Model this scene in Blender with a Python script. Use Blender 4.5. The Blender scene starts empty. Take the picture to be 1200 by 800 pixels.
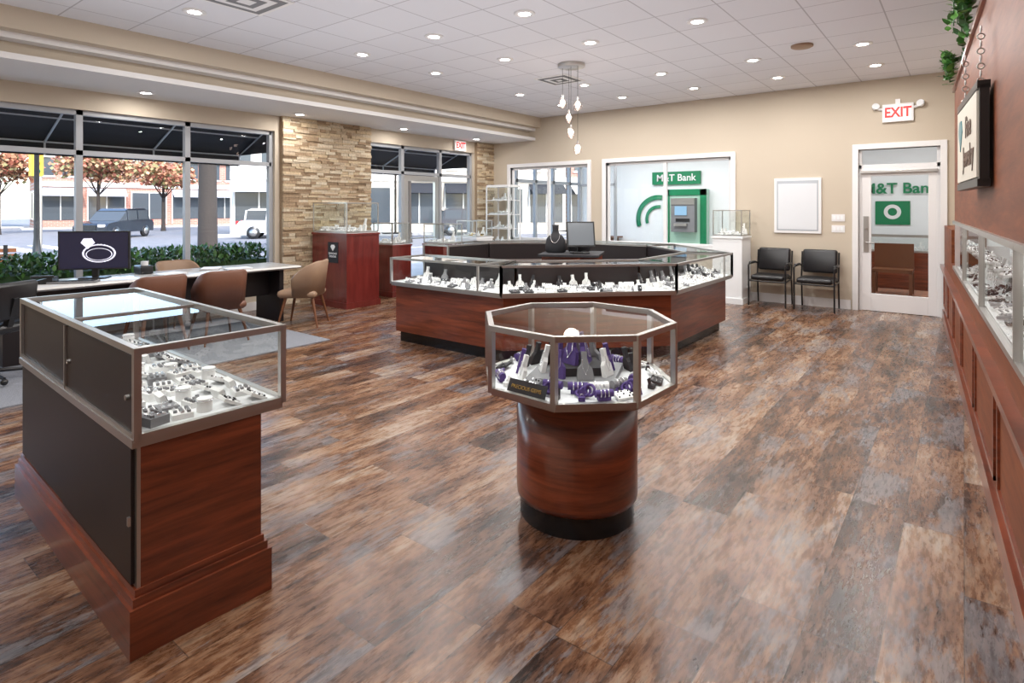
import bpy, math, random
from mathutils import Matrix, Vector
R=random.Random(7)
sc=bpy.context.scene
# ---------------------------------------------------------------- materials
def nmat(name):
    m=bpy.data.materials.new(name); m.use_nodes=True
    nt=m.node_tree; b=nt.nodes['Principled BSDF']; return m,nt,b
def simple(name,col,rough=.5,metal=0,emit=0,ecol=None,bump=0,bs=40,var=0.0,coat=0):
    m,nt,b=nmat(name)
    b.inputs['Base Color'].default_value=(*col,1); b.inputs['Roughness'].default_value=rough
    b.inputs['Metallic'].default_value=metal
    if coat: b.inputs['Coat Weight'].default_value=coat; b.inputs['Coat Roughness'].default_value=.1
    if emit:
        b.inputs['Emission Color'].default_value=(*(ecol or col),1); b.inputs['Emission Strength'].default_value=emit
    if bump or var:
        tc=nt.nodes.new('ShaderNodeTexCoord'); n=nt.nodes.new('ShaderNodeTexNoise')
        n.inputs['Scale'].default_value=bs; n.inputs['Detail'].default_value=4
        nt.links.new(tc.outputs['Object'],n.inputs['Vector'])
        if bump:
            bp=nt.nodes.new('ShaderNodeBump'); bp.inputs['Strength'].default_value=bump; bp.inputs['Distance'].default_value=.01
            nt.links.new(n.outputs['Fac'],bp.inputs['Height']); nt.links.new(bp.outputs['Normal'],b.inputs['Normal'])
        if var:
            r=nt.nodes.new('ShaderNodeValToRGB')
            r.color_ramp.elements[0].position=.3; r.color_ramp.elements[1].position=.7
            r.color_ramp.elements[0].color=(*[c*(1-var) for c in col],1); r.color_ramp.elements[1].color=(*[min(1,c*(1+var)) for c in col],1)
            nt.links.new(n.outputs['Fac'],r.inputs['Fac']); nt.links.new(r.outputs['Color'],b.inputs['Base Color'])
    return m
def glassmat(name,tint=(1,1,1),base=.04,top=.75,rough=0.0):
    m=bpy.data.materials.new(name); m.use_nodes=True; nt=m.node_tree; nt.nodes.clear()
    o=nt.nodes.new('ShaderNodeOutputMaterial'); mx=nt.nodes.new('ShaderNodeMixShader')
    t=nt.nodes.new('ShaderNodeBsdfTransparent'); t.inputs['Color'].default_value=(*tint,1)
    g=nt.nodes.new('ShaderNodeBsdfGlossy'); g.inputs['Roughness'].default_value=rough
    lw=nt.nodes.new('ShaderNodeLayerWeight'); lw.inputs['Blend'].default_value=.5
    p=nt.nodes.new('ShaderNodeMath'); p.operation='POWER'; p.inputs[1].default_value=4.5
    a=nt.nodes.new('ShaderNodeMath'); a.operation='MULTIPLY_ADD'; a.inputs[1].default_value=top; a.inputs[2].default_value=base
    L=nt.links.new
    L(lw.outputs['Facing'],p.inputs[0]); L(p.outputs[0],a.inputs[0]); L(a.outputs[0],mx.inputs[0])
    L(t.outputs[0],mx.inputs[1]); L(g.outputs[0],mx.inputs[2]); L(mx.outputs[0],o.inputs[0])
    return m
def wood(name,c1,c2,scale=(1.2,1.2,16),rough=.28,coat=.4,spec=.5):
    m,nt,b=nmat(name); L=nt.links.new
    tc=nt.nodes.new('ShaderNodeTexCoord'); mp=nt.nodes.new('ShaderNodeMapping'); mp.inputs['Scale'].default_value=scale
    n=nt.nodes.new('ShaderNodeTexNoise'); n.inputs['Scale'].default_value=1.6; n.inputs['Detail'].default_value=8; n.inputs['Roughness'].default_value=.66; n.inputs['Distortion'].default_value=.4
    r=nt.nodes.new('ShaderNodeValToRGB'); r.color_ramp.elements[0].position=.32; r.color_ramp.elements[1].position=.7
    r.color_ramp.elements[0].color=(*c1,1); r.color_ramp.elements[1].color=(*c2,1)
    L(tc.outputs['Object'],mp.inputs['Vector']); L(mp.outputs[0],n.inputs['Vector']); L(n.outputs['Fac'],r.inputs['Fac']); L(r.outputs['Color'],b.inputs['Base Color'])
    b.inputs['Roughness'].default_value=rough; b.inputs['Coat Weight'].default_value=coat; b.inputs['Coat Roughness'].default_value=.12; b.inputs['Specular IOR Level'].default_value=spec
    return m
def floormat():
    m,nt,b=nmat('floor_distressed_plank'); L=nt.links.new; N=nt.nodes.new
    def math_(op,a=None,bb=None,c=None):
        n=N('ShaderNodeMath'); n.operation=op
        for i,x in enumerate((a,bb,c)):
            if x is None: continue
            if isinstance(x,(int,float)): n.inputs[i].default_value=x
            else: L(x,n.inputs[i])
        return n.outputs[0]
    tc=N('ShaderNodeTexCoord'); s=N('ShaderNodeSeparateXYZ'); L(tc.outputs['Object'],s.inputs[0])
    W,Ln=.235,1.22
    px=math_('DIVIDE',s.outputs['X'],W); row=math_('FLOOR',px)
    wn=N('ShaderNodeTexWhiteNoise'); wn.noise_dimensions='1D'; L(row,wn.inputs['W'])
    py=math_('ADD',math_('DIVIDE',s.outputs['Y'],Ln),wn.outputs['Value']); col=math_('FLOOR',py)
    cb=N('ShaderNodeCombineXYZ'); L(row,cb.inputs[0]); L(col,cb.inputs[1])
    w2=N('ShaderNodeTexWhiteNoise'); w2.noise_dimensions='2D'; L(cb.outputs[0],w2.inputs['Vector'])
    off=N('ShaderNodeVectorMath'); off.operation='SCALE'; L(w2.outputs['Color'],off.inputs[0]); off.inputs['Scale'].default_value=9
    ad=N('ShaderNodeVectorMath'); L(tc.outputs['Object'],ad.inputs[0]); L(off.outputs[0],ad.inputs[1])
    def noise(sc_,det,ro,dist=0):
        mp=N('ShaderNodeMapping'); mp.inputs['Scale'].default_value=sc_; L(ad.outputs[0],mp.inputs['Vector'])
        n=N('ShaderNodeTexNoise'); n.inputs['Scale'].default_value=1; n.inputs['Detail'].default_value=det; n.inputs['Roughness'].default_value=ro; n.inputs['Distortion'].default_value=dist
        L(mp.outputs[0],n.inputs['Vector']); return n.outputs['Fac']
    def ramp(fac,*st):
        r=N('ShaderNodeValToRGB'); e=r.color_ramp.elements; e[0].position=st[0][0]; e[0].color=(*st[0][1],1); e[1].position=st[-1][0]; e[1].color=(*st[-1][1],1)
        for p_,c_ in st[1:-1]: q=e.new(p_); q.color=(*c_,1)
        L(fac,r.inputs['Fac']); return r.outputs['Color']
    def mix(f,a,b_,mode='MIX'):
        x=N('ShaderNodeMix'); x.data_type='RGBA'; x.blend_type=mode
        if isinstance(f,(int,float)): x.inputs[0].default_value=f
        else: L(f,x.inputs[0])
        L(a,x.inputs[6])
        if isinstance(b_,tuple): x.inputs[7].default_value=(*b_,1)
        else: L(b_,x.inputs[7])
        return x.outputs[2]
    nb=noise((5.5,1.5,1),4,.6,.3)
    nf=noise((34,6.5,1),10,.76,.2)
    tone=math_('ADD',math_('MULTIPLY',nb,.5),math_('MULTIPLY',nf,.5))
    tone=math_('ADD',tone,math_('MULTIPLY',math_('SUBTRACT',w2.outputs['Value'],.5),.13))
    c0=ramp(tone,(.36,(.022,.012,.009)),(.435,(.075,.033,.018)),(.50,(.165,.075,.037)),(.56,(.26,.145,.083)),(.61,(.31,.215,.15)),(.67,(.37,.30,.245)))
    n2=math_('ADD',math_('MULTIPLY',noise((4.5,1.5,2),3,.5,.3),.52),math_('MULTIPLY',noise((40,9,2),8,.75,0),.48))
    f2=ramp(n2,(.525,(0,0,0)),(.56,(1,1,1)))
    c1=mix(math_('MULTIPLY',f2,.6),c0,(.185,.185,.20))
    n4=noise((70,10,3),6,.7,.1)
    c2=mix(.85,c1,ramp(n4,(.38,(.42,.36,.33)),(.52,(1,1,1))),'MULTIPLY')
    fx=math_('FRACT',px); fy=math_('FRACT',py)
    sm=math_('MAXIMUM',math_('LESS_THAN',fx,.014),math_('LESS_THAN',fy,.003))
    c3=mix(math_('MULTIPLY',sm,.75),c2,(.018,.012,.01))
    L(c3,b.inputs['Base Color'])
    L(math_('MULTIPLY_ADD',nf,.34,.11),b.inputs['Roughness'])
    bp=N('ShaderNodeBump'); bp.inputs['Strength'].default_value=.15; bp.inputs['Distance'].default_value=.003; L(nf,bp.inputs['Height']); L(bp.outputs[0],b.inputs['Normal'])
    b.inputs['Specular IOR Level'].default_value=.45
    return m
def brickmat(name,c1,c2,cm,bw,bh,mort,offset=.5,rough=.8,axes='XY'):
    m,nt,b=nmat(name); L=nt.links.new; N=nt.nodes.new
    tc=N('ShaderNodeTexCoord'); s=N('ShaderNodeSeparateXYZ'); c=N('ShaderNodeCombineXYZ'); L(tc.outputs['Object'],s.inputs[0])
    L(s.outputs[axes[0]],c.inputs[0]); L(s.outputs[axes[1]],c.inputs[1])
    t=N('ShaderNodeTexBrick'); t.offset=offset; t.inputs['Scale'].default_value=1; t.inputs['Brick Width'].default_value=bw; t.inputs['Row Height'].default_value=bh; t.inputs['Mortar Size'].default_value=mort
    t.inputs['Color1'].default_value=(*c1,1); t.inputs['Color2'].default_value=(*c2,1); t.inputs['Mortar'].default_value=(*cm,1)
    L(c.outputs[0],t.inputs['Vector']); L(t.outputs['Color'],b.inputs['Base Color']); b.inputs['Roughness'].default_value=rough
    return m
FLOOR=floormat()
CEIL=brickmat('ceiling_tile',(.75,.76,.81),(.72,.73,.78),(.46,.46,.50),.61,.61,.007,0,.9)
TAN=simple('tan_wall_paint',(.54,.465,.37),.75,bump=.05,bs=120)
LTCEIL=simple('white_soffit_paint',(.72,.71,.71),.8)
WHITE=simple('white_trim_paint',(.78,.77,.77),.4)
WALLW=simple('white_wall',(.82,.84,.85),.6)
CHERRY=wood('cherry_wood',(.075,.015,.006),(.27,.062,.024))
CHERRYW=wood('cherry_panel_wood',(.12,.032,.012),(.23,.068,.026),(1.2,1.2,10),.5,.0,.25)
CHERRYV=wood('red_cherry_cabinet',(.10,.012,.010),(.19,.028,.022),(8,8,1.2))
DARKP=simple('dark_laminate',(.013,.009,.010),.42)
BLACK=simple('black_plastic',(.012,.012,.013),.35)
BLKVIN=simple('black_vinyl',(.014,.014,.016),.32,bump=.1,bs=200)
TOE=simple('black_toe_kick',(.01,.01,.011),.25)
ALU=simple('brushed_aluminium',(.50,.485,.47),.3,metal=.9)
WINFR=simple('grey_window_frame',(.36,.37,.39),.45,metal=.1)
GLASS=glassmat('clear_glass',(.96,.985,.975),.045,.7)
WGLASS=glassmat('window_glass',(.97,.98,.98),.02,.5)
WHITEB=simple('white_display_deck',(.70,.71,.72),.5)
VELW=simple('white_leatherette',(.74,.73,.72),.55)
VELG=simple('grey_leatherette',(.20,.20,.21),.6)
VELB=simple('black_velvet',(.02,.02,.024),.8)
PURP=simple('purple_velvet',(.06,.03,.16),.7,bump=.2,bs=90)
SILV=simple('silver_jewelry',(.88,.88,.90),.2,metal=.8)
GOLD=simple('gold_jewelry',(.75,.52,.18),.2,metal=1)
BRLEA=simple('brown_leather',(.15,.06,.034),.45,bump=.08,bs=60)
TANFAB=simple('tan_leather',(.30,.19,.12),.5,bump=.08,bs=60)
LEGW=simple('walnut_leg',(.16,.06,.025),.4)
DESKT=simple('white_desk_laminate',(.66,.65,.63),.16)
RUG=simple('grey_rug_pile',(.22,.23,.26),.95,bump=.5,bs=150,var=.35)
GREEN=simple('green_sign_paint',(.0,.19,.075),.4)
RED=simple('red_sign_letters',(.75,.02,.02),.4,emit=.6)
SIGNW=simple('lit_sign_face',(.85,.83,.80),.4,emit=.35)
LAMP=simple('lamp_emitter',(1,.97,.93),.5,emit=25)
BULB=simple('pendant_bulb_glow',(1,.80,.70),.5,emit=9)
STONES=[simple('ledger_stone_%d'%i,c,.85,bump=.5,bs=35,var=.18) for i,c in enumerate([(.52,.41,.28),(.38,.27,.17),(.60,.51,.38),(.30,.21,.13),(.47,.37,.26),(.55,.43,.28)])]
LEAF=[simple('leaf_%d'%i,c,.5) for i,c in enumerate([(.04,.12,.02),(.07,.18,.03),(.025,.07,.015)])]
POTH=[simple('pothos_leaf_%d'%i,c,.4) for i,c in enumerate([(.04,.17,.025),(.10,.28,.05),(.02,.09,.015)])]
AUT=[simple('autumn_leaf_%d'%i,c,.7) for i,c in enumerate([(.42,.19,.11),(.50,.30,.17),(.34,.12,.08),(.26,.24,.11)])]
BARK=simple('tree_bark',(.035,.028,.024),.9,bump=.8,bs=12)
ASPH=simple('asphalt',(.17,.17,.18),.85,var=.15,bs=3)
CONC=simple('concrete_sidewalk',(.42,.40,.38),.85,var=.1,bs=2)
AWN=simple('black_awning_canvas',(.008,.010,.016),.8)
AWL=simple('awning_white_rib',(.50,.53,.58),.5)
# ---------------------------------------------------------------- mesh builder
class MB:
    def __init__(s): s.v=[];s.f=[];s.mi=[];s.sm=[];s.mats=[];s.T=Matrix.Identity(4)
    def _m(s,m):
        if m not in s.mats: s.mats.append(m)
        return s.mats.index(m)
    def add(s,vs,fs,m,smooth=False):
        o=len(s.v); s.v+= [tuple(s.T@Vector(p)) for p in vs]; k=s._m(m)
        for f in fs: s.f.append(tuple(i+o for i in f)); s.mi.append(k); s.sm.append(smooth)
    def quad(s,a,b,c,d,m): s.add([a,b,c,d],[(0,1,2,3)],m)
    def box(s,x0,x1,y0,y1,z0,z1,m):
        x0,x1=sorted((x0,x1)); y0,y1=sorted((y0,y1)); z0,z1=sorted((z0,z1))
        s.add([(x0,y0,z0),(x1,y0,z0),(x1,y1,z0),(x0,y1,z0),(x0,y0,z1),(x1,y0,z1),(x1,y1,z1),(x0,y1,z1)],
              [(0,3,2,1),(4,5,6,7),(0,1,5,4),(1,2,6,5),(2,3,7,6),(3,0,4,7)],m)
    def obox(s,c,size,rot,m):
        T=s.T; s.T=T@Matrix.Translation(c)@(rot if isinstance(rot,Matrix) else Matrix.Rotation(rot,4,'Z'))
        a,b,d=[q/2 for q in size]; s.box(-a,a,-b,b,-d,d,m); s.T=T
    def rbox(s,c,size,rot,m,r=.02):
        T=s.T; s.T=T@Matrix.Translation(c)@(rot if isinstance(rot,Matrix) else Matrix.Rotation(rot,4,'Z'))
        a,b,d=[q/2 for q in size]; vs=[];n=0
        layers=[(-d,r*.8),(-d+r*.5,r*.15),(-d+r,0),(d-r,0),(d-r*.4,r*.2),(d,r*.9)]
        for z,i in layers:
            for cx,cy,a0 in ((a-r,b-r,0),(-a+r,b-r,90),(-a+r,-b+r,180),(a-r,-b+r,270)):
                for k in range(4):
                    t=math.radians(a0+k*30); rr=r-i
                    vs.append((cx+rr*math.cos(t),cy+rr*math.sin(t),z))
        fs=[]
        for l in range(len(layers)-1):
            for k in range(16):
                fs.append((l*16+k,l*16+(k+1)%16,(l+1)*16+(k+1)%16,(l+1)*16+k))
        fs.append(tuple(range(15,-1,-1))); fs.append(tuple(range(80,96)))
        s.add(vs,fs,m,True); s.T=T
    def prism(s,poly,z0,z1,m,top=True,bot=True):
        n=len(poly); vs=[(x,y,z0) for x,y in poly]+[(x,y,z1) for x,y in poly]
        fs=[(i,(i+1)%n,n+(i+1)%n,n+i) for i in range(n)]
        if top: fs.append(tuple(range(n,2*n)))
        if bot: fs.append(tuple(range(n-1,-1,-1)))
        s.add(vs,fs,m)
    def lathe(s,c,prof,m,n=24,smooth=True,a0=0,a1=360,cap=True):
        full=(a1-a0)>=360; vs=[]; k=n if full else n+1
        for r,z in prof:
            for i in range(k):
                t=math.radians(a0+(a1-a0)*i/n); vs.append((c[0]+r*math.cos(t),c[1]+r*math.sin(t),c[2]+z))
        fs=[]
        for l in range(len(prof)-1):
            for i in range(n):
                j=(i+1)%k; fs.append((l*k+i,l*k+j,(l+1)*k+j,(l+1)*k+i))
        s.add(vs,fs,m,smooth)
        if cap and full:
            for l,rev in ((0,True),(len(prof)-1,False)):
                if prof[l][0]>1e-4:
                    vv=vs[l*k:(l+1)*k]; s.add(vv,[tuple(range(k-1,-1,-1)) if rev else tuple(range(k))],m)
    def cyl(s,c,r,h,m,n=20,r2=None): s.lathe(c,[(r,0),(r if r2 is None else r2,h)],m,n)
    def tube(s,p0,p1,r,m,n=8,r2=None):
        p0=Vector(p0);p1=Vector(p1); d=p1-p0
        if d.length<1e-5: return
        T=s.T; s.T=T@Matrix.Translation(p0)@d.to_track_quat('Z','Y').to_matrix().to_4x4()
        s.lathe((0,0,0),[(r,0),(r if r2 is None else r2,d.length)],m,n); s.T=T
    def path(s,pts,r,m,n=8):
        for a,b in zip(pts[:-1],pts[1:]): s.tube(a,b,r,m,n)
        for a in pts[1:-1]: s.ball(a,r,m,6)
    def ball(s,c,r,m,n=10,sz=1):
        prof=[(r*math.sin(math.pi*i/(n//2+1)),-r*sz*math.cos(math.pi*i/(n//2+1))) for i in range(n//2+2)]
        prof[0]=(0.0001,prof[0][1]); prof[-1]=(0.0001,prof[-1][1]); s.lathe(c,prof,m,n,cap=False)
    def bar(s,p0,p1,w,m,h=None):
        p0=Vector(p0);p1=Vector(p1); d=p1-p0; L=d.length
        if L<1e-5: return
        T=s.T; s.T=T@Matrix.Translation((p0+p1)/2)@d.to_track_quat('X','Z').to_matrix().to_4x4()
        h=h or w; s.box(-L/2,L/2,-w/2,w/2,-h/2,h/2,m); s.T=T
    def torus(s,c,R_,r,m,rot=None,n=16,k=6):
        T=s.T; s.T=T@Matrix.Translation(c)@(rot or Matrix.Identity(4)); vs=[];fs=[]
        for i in range(n):
            t=2*math.pi*i/n
            for j in range(k):
                u=2*math.pi*j/k; q=R_+r*math.cos(u); vs.append((q*math.cos(t),q*math.sin(t),r*math.sin(u)))
        for i in range(n):
            for j in range(k): fs.append((i*k+j,((i+1)%n)*k+j,((i+1)%n)*k+(j+1)%k,i*k+(j+1)%k))
        s.add(vs,fs,m,True); s.T=T
    def extr(s,poly,y0,y1,m):
        n=len(poly); vs=[(x,y0,z) for x,z in poly]+[(x,y1,z) for x,z in poly]
        fs=[(i,(i+1)%n,n+(i+1)%n,n+i) for i in range(n)]+[tuple(range(n-1,-1,-1)),tuple(range(n,2*n))]
        s.add(vs,fs,m)
    def obj(s,name,loc=None,bevel=0,parent=None):
        me=bpy.data.meshes.new(name); me.from_pydata(s.v,[],s.f); me.update()
        for m in s.mats: me.materials.append(m)
        me.polygons.foreach_set('material_index',s.mi); me.polygons.foreach_set('use_smooth',s.sm); me.update()
        o=bpy.data.objects.new(name,me); sc.collection.objects.link(o)
        if loc: o.location=loc
        if parent: o.parent=parent
        if bevel:
            b=o.modifiers.new('bevel','BEVEL'); b.width=bevel; b.segments=2; b.limit_method='ANGLE'
        return o
def RX(a): return Matrix.Rotation(math.radians(a),4,'X')
def RY(a): return Matrix.Rotation(math.radians(a),4,'Y')
def RZ(a): return Matrix.Rotation(math.radians(a),4,'Z')
def text(name,body,size,loc,rz,mat,parent,rx=90,sx=1,off=0):
    c=bpy.data.curves.new(name,'FONT'); c.body=body; c.size=size; c.align_x='CENTER'; c.align_y='CENTER'; c.extrude=.001; c.offset=off
    c.materials.append(mat); o=bpy.data.objects.new(name,c); sc.collection.objects.link(o)
    o.location=loc; o.rotation_euler=(math.radians(rx),0,math.radians(rz)); o.scale=(sx,1,1)
    o.parent=parent; return o
def led(parent,p,q,E,w=.015):
    """LED strip lamp under a case rail, from p to q, shining down"""
    p=Vector(p);q=Vector(q); d=q-p
    l=bpy.data.lights.new('led_strip','AREA'); l.shape='RECTANGLE'; l.size=d.length; l.size_y=w; l.energy=E; l.color=(1,.98,.96)
    o=bpy.data.objects.new('led_strip',l); sc.collection.objects.link(o); o.parent=parent; o.location=(p+q)/2; o.rotation_euler=(0,0,math.atan2(d.y,d.x))
# ---------------------------------------------------------------- jewellery
def bust(mb,m,h=.2,w=.13,chain=SILV):
    P=[(-.5,0),(-.5,.1),(-.42,.42),(-.2,.56),(-.14,.72),(-.16,1),(.16,1),(.14,.72),(.2,.56),(.42,.42),(.5,.1),(.5,0)]
    T=mb.T; mb.T=T@RX(-14)
    mb.extr([(x*w,z*h) for x,z in P],-.012,.02,m)
    pts=[(-.15*w,-.016,.72*h),(-.2*w,-.016,.45*h),(0,-.016,.22*h),(.2*w,-.016,.45*h),(.15*w,-.016,.72*h)]
    mb.path(pts,.0022,chain,4); mb.ball((0,-.018,.2*h),.007,chain,6); mb.T=T
def tray(mb,w,d,m,jm,rng,tilt=10):
    T=mb.T; mb.T=T@Matrix.Translation((0,0,.012))@RX(tilt)
    mb.box(-w/2,w/2,-d/2,d/2,0,.018,m)
    nx=max(2,int(w/.026)); ny=max(2,int(d/.03))
    for i in range(nx):
        for j in range(ny):
            if rng.random()<.85:
                x=-w/2+(i+.5)*w/nx; y=-d/2+(j+.5)*d/ny
                mb.obox((x,y,.022),(.010,.009,.010),rng.random(),jm if rng.random()<.6 else VELB)
    mb.T=T
def ringbox(mb,m,jm):
    mb.box(-.025,.025,-.025,.025,0,.03,m); mb.obox((0,.02,.05),(.05,.008,.05),RX(-15),m); mb.torus((0,0,.038),.011,.0025,jm,RX(90),10,4)
def cone(mb,m,jm): mb.lathe((0,0,0),[(.024,0),(.016,.03),(.008,.065),(.002,.07)],m,10); mb.torus((0,0,.045),.014,.003,jm,None,10,4)
def bracelet(mb,m,jm):
    T=mb.T; mb.T=T@Matrix.Translation((0,0,.05))@RY(90); mb.cyl((0,0,-.07),.028,.14,m,12); mb.T=T
    mb.box(-.05,.05,-.02,.02,0,.03,m)
    for x in (-.03,0,.03): mb.torus((x,0,.05),.031,.004,jm,RY(90),12,4)
def stock(mb,org,u,L,D,z,seed,main=(VELW,),jm=SILV,maxh=.2,k_=.78):
    rng=random.Random(seed); ang=math.atan2(u[1],u[0]); T0=mb.T
    base=T0@Matrix.Translation((org[0],org[1],z))@Matrix.Rotation(ang,4,'Z')
    rows=[y for y in (.06,.15,.24,.33,.41) if y<D-.04] or [D/2]
    for k,y in enumerate(rows):
        x=.05+rng.random()*.05
        while x<L-.05:
            m=rng.choice(main); t=rng.random(); last=(k==len(rows)-1)
            mb.T=base@Matrix.Translation((x,y+rng.uniform(-.01,.01),0))@Matrix.Rotation(rng.uniform(-.35,.35),4,'Z')@Matrix.Scale(k_,4)
            st=.10
            if k==0:
                if t<.5: tray(mb,.13,.10,m,jm,rng); st=.125
                elif t<.75: ringbox(mb,m,jm); st=.065
                else: cone(mb,m,jm); st=.05
            elif not last:
                if t<.22: bust(mb,m,.12,.10,jm)
                elif t<.62: tray(mb,.14,.10,m,jm,rng,16); st=.125
                elif t<.8: bracelet(mb,m,jm); st=.13
                else: ringbox(mb,m,jm); st=.07
            else:
                if t<.5: bust(mb,m,maxh*rng.uniform(.75,1),.13,jm); st=.13
                else: tray(mb,.13,.1,m,jm,rng,32); st=.12
            x+=st+rng.random()*.03
    mb.T=T0
def glassbox(mb,poly,z0,z1,fw=.022,glass=GLASS,fr=ALU,deck=WHITEB,skip=(),topbars=True,closed=()):
    n=len(poly)
    if deck: mb.prism(poly,z0-.02,z0+.005,deck)
    for i in range(n):
        a=poly[i];b=poly[(i+1)%n]
        if i in skip: continue
        if i not in closed: mb.quad((*a,z0),(*b,z0),(*b,z1-.004),(*a,z1-.004),glass)
        mb.bar((*a,z0),(*b,z0),fw,fr)
        if topbars: mb.bar((*a,z1),(*b,z1),fw,fr)
        mb.bar((*a,z0-fw/2),(*a,z1+fw/2),fw,fr)
    mb.add([(x,y,z1-.002) for x,y in poly],[tuple(range(n))],glass)
# ================================================================ ROOM SHELL
YB=10.2; XL=-8.5; H=3.45; HL=2.98
m=MB(); m.box(-9.0,1.2,-1.6,15.5,-.1,0,FLOOR); m.obj('floor')
m=MB(); m.box(-7.1,1.2,-1.6,YB+.15,H,H+.12,CEIL); m.obj('ceiling')
m=MB(); m.box(-7.25,-7.1,-1.6,YB,3.24,H+.1,TAN); m.box(-8.7,-7.25,-1.6,YB,HL,HL+.06,LTCEIL)
m.box(-7.42,-7.25,-1.6,YB,3.18,3.24,LTCEIL); m.box(-7.57,-7.42,-1.6,YB,HL+.001,3.6,TAN); m.box(-7.42,-7.25,-1.6,YB,3.24,3.6,LTCEIL)
m.box(-8.75,-7.2,-1.6,YB,3.6,3.66,LTCEIL)
m.obj('ceiling_soffit')
m=MB()
m.box(XL-.2,XL,-1.6,-.1,0,HL,TAN); m.box(XL-.2,XL,-.1,4.95,0,.5,TAN); m.box(XL-.2,XL,-.1,4.95,2.74,HL,TAN)
m.box(XL-.2,XL,4.95,6.78,0,HL,TAN); m.box(XL-.2,XL,6.78,9.62,2.74,HL,TAN); m.box(XL-.2,XL,9.62,YB,0,HL,TAN)
m.box(XL-.2,XL,6.78,7.6,0,.12,WINFR); m.box(XL-.2,XL,8.67,9.62,0,.12,WINFR)
m.obj('wall_left')
m=MB(); A=(-7.92,-5.96,.85,2.42); B=(-5.55,-3.15,.85,2.42); Dr=(-1.26,-.26,0,2.42)
xs=[XL-.2,A[0],A[1],B[0],B[1],Dr[0],Dr[1],1.2]
for i in (0,2,4,6): m.box(xs[i],xs[i+1],YB,YB+.15,0,H,TAN)
for O in (A,B,Dr):
    m.box(O[0],O[1],YB,YB+.15,O[3],H,TAN)
    if O[2]>0: m.box(O[0],O[1],YB,YB+.15,0,O[2],TAN)
m.obj('wall_back')
m=MB(); m.box(XL-.2,1.2,-1.75,-1.6,0,H,TAN); m.obj('wall_rear')
wx=lambda y:.333-.054*y
m=MB(); m.prism([(wx(-1.6)+.3,-1.6),(1.2,-1.6),(1.2,YB),(wx(YB)+.3,YB)],0,H,TAN); m.obj('wall_right')
m=MB()
def wall_seg(y0,y1,z0,z1,mat,off0=0,off1=.28): m.prism([(wx(y0)+off0,y0),(wx(y0)+off1,y0),(wx(y1)+off1,y1),(wx(y1)+off0,y1)],z0,z1,mat)
YE=7.55
wall_seg(-1.55,YE,1.41,2.73,CHERRYW); wall_seg(-1.55,YE,2.73,2.77,CHERRY,-.02,.29)
wall_seg(-1.55,10.15,0,.93,CHERRYW,.0); wall_seg(-1.55,10.15,0,.13,CHERRY,-.025,.05)
wall_seg(-1.55,10.15,.72,.76,CHERRY,-.05,.05); wall_seg(-1.55,10.15,.68,.72,CHERRY,-.025,.05)
wall_seg(YE+.6,10.15,.93,1.30,CHERRYW)
y=-1.4
while y<9.3:
    y2=y+1.15
    for z in (.18,.62): wall_seg(y,y2,z,z+.025,CHERRY,-.012,.02)
    for yy in (y,y2-.025): wall_seg(yy,yy+.025,.18,.645,CHERRY,-.012,.02)
    y+=1.3
wall_seg(-1.55,YE,.93,.95,WHITEB,.02); wall_seg(-1.55,YE,.95,1.41,WHITEB,.25)
wall_seg(YE-.05,YE,.93,1.41,CHERRYW); wall_seg(-1.55,-1.5,.93,1.41,CHERRYW)
y=-1.5; k=0
while y<YE-.3:
    y2=min(y+1.5,YE-.05)
    for z in (.94,1.40): m.bar((wx(y)-.005,y,z),(wx(y2)-.005,y2,z),.03,ALU)
    m.bar((wx(y)-.005,y,.94),(wx(y)-.005,y,1.4),.03,ALU)
    m.quad((wx(y),y,.94),(wx(y2),y2,.94),(wx(y2),y2,1.4),(wx(y),y,1.4),GLASS)
    m.quad((wx(y)+.03,y,1.18),(wx(y2)+.03,y2,1.18),(wx(y2)+.2,y2,1.18),(wx(y)+.2,y,1.18),GLASS)
    stock(m,(wx(y2)+.02,y2),(.054,-1),y2-y,.22,.95,40+k,(VELW,VELB,VELW),maxh=.19); stock(m,(wx(y2)+.03,y2),(.054,-1),y2-y,.12,1.185,70+k,(VELW,),maxh=.15); k+=1
    y=y2
pw=m.obj('wall_panelled_cherry_partition')
for ya,yb in ((1.6,4.4),(4.6,7.4)): led(pw,(wx(ya)+.05,ya,1.395),(wx(yb)+.05,yb,1.395),4.5)
m=MB(); m.box(B[1],-1.36,YB-.02,YB,0,.14,WHITE); m.box(-.16,wx(YB)-.03,YB-.02,YB,0,.14,WHITE); m.box(XL+.15,B[1],YB-.02,YB,0,.14,WHITE); m.obj('baseboard_back')
m=MB(); m.box(XL,XL+.02,-1.5,4.95,0,.12,WHITE); m.obj('baseboard_left')
def casing(name,O,bars):
    m=MB(); x0,x1,z0,z1=O; w=.08
    m.box(x0-w,x0,YB-.03,YB+.15,z0 if z0==0 else z0-w,z1+w,WHITE); m.box(x1,x1+w,YB-.03,YB+.15,z0 if z0==0 else z0-w,z1+w,WHITE)
    m.box(x0,x1,YB-.03,YB+.15,z1,z1+w,WHITE)
    if z0>0: m.box(x0,x1,YB-.05,YB+.15,z0-w,z0,WHITE)
    for b in bars: m.box(b-.03,b+.03,YB+.03,YB+.09,z0,z1,WHITE)
    if z0>0:
        for z in (z0,z1-.05): m.box(x0,x1,YB+.04,YB+.09,z,z+.05,WHITE)
        for x in (x0,x1-.05): m.box(x,x+.05,YB+.04,YB+.09,z0,z1,WHITE)
        m.quad((x0,YB+.06,z0),(x1,YB+.06,z0),(x1,YB+.06,z1),(x0,YB+.06,z1),WGLASS)
    return m.obj(name,bevel=.004)
casing('window_1',A,[-6.94]); casing('window_2',B,[-4.35])
casing('trim_1',Dr,[])
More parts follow.
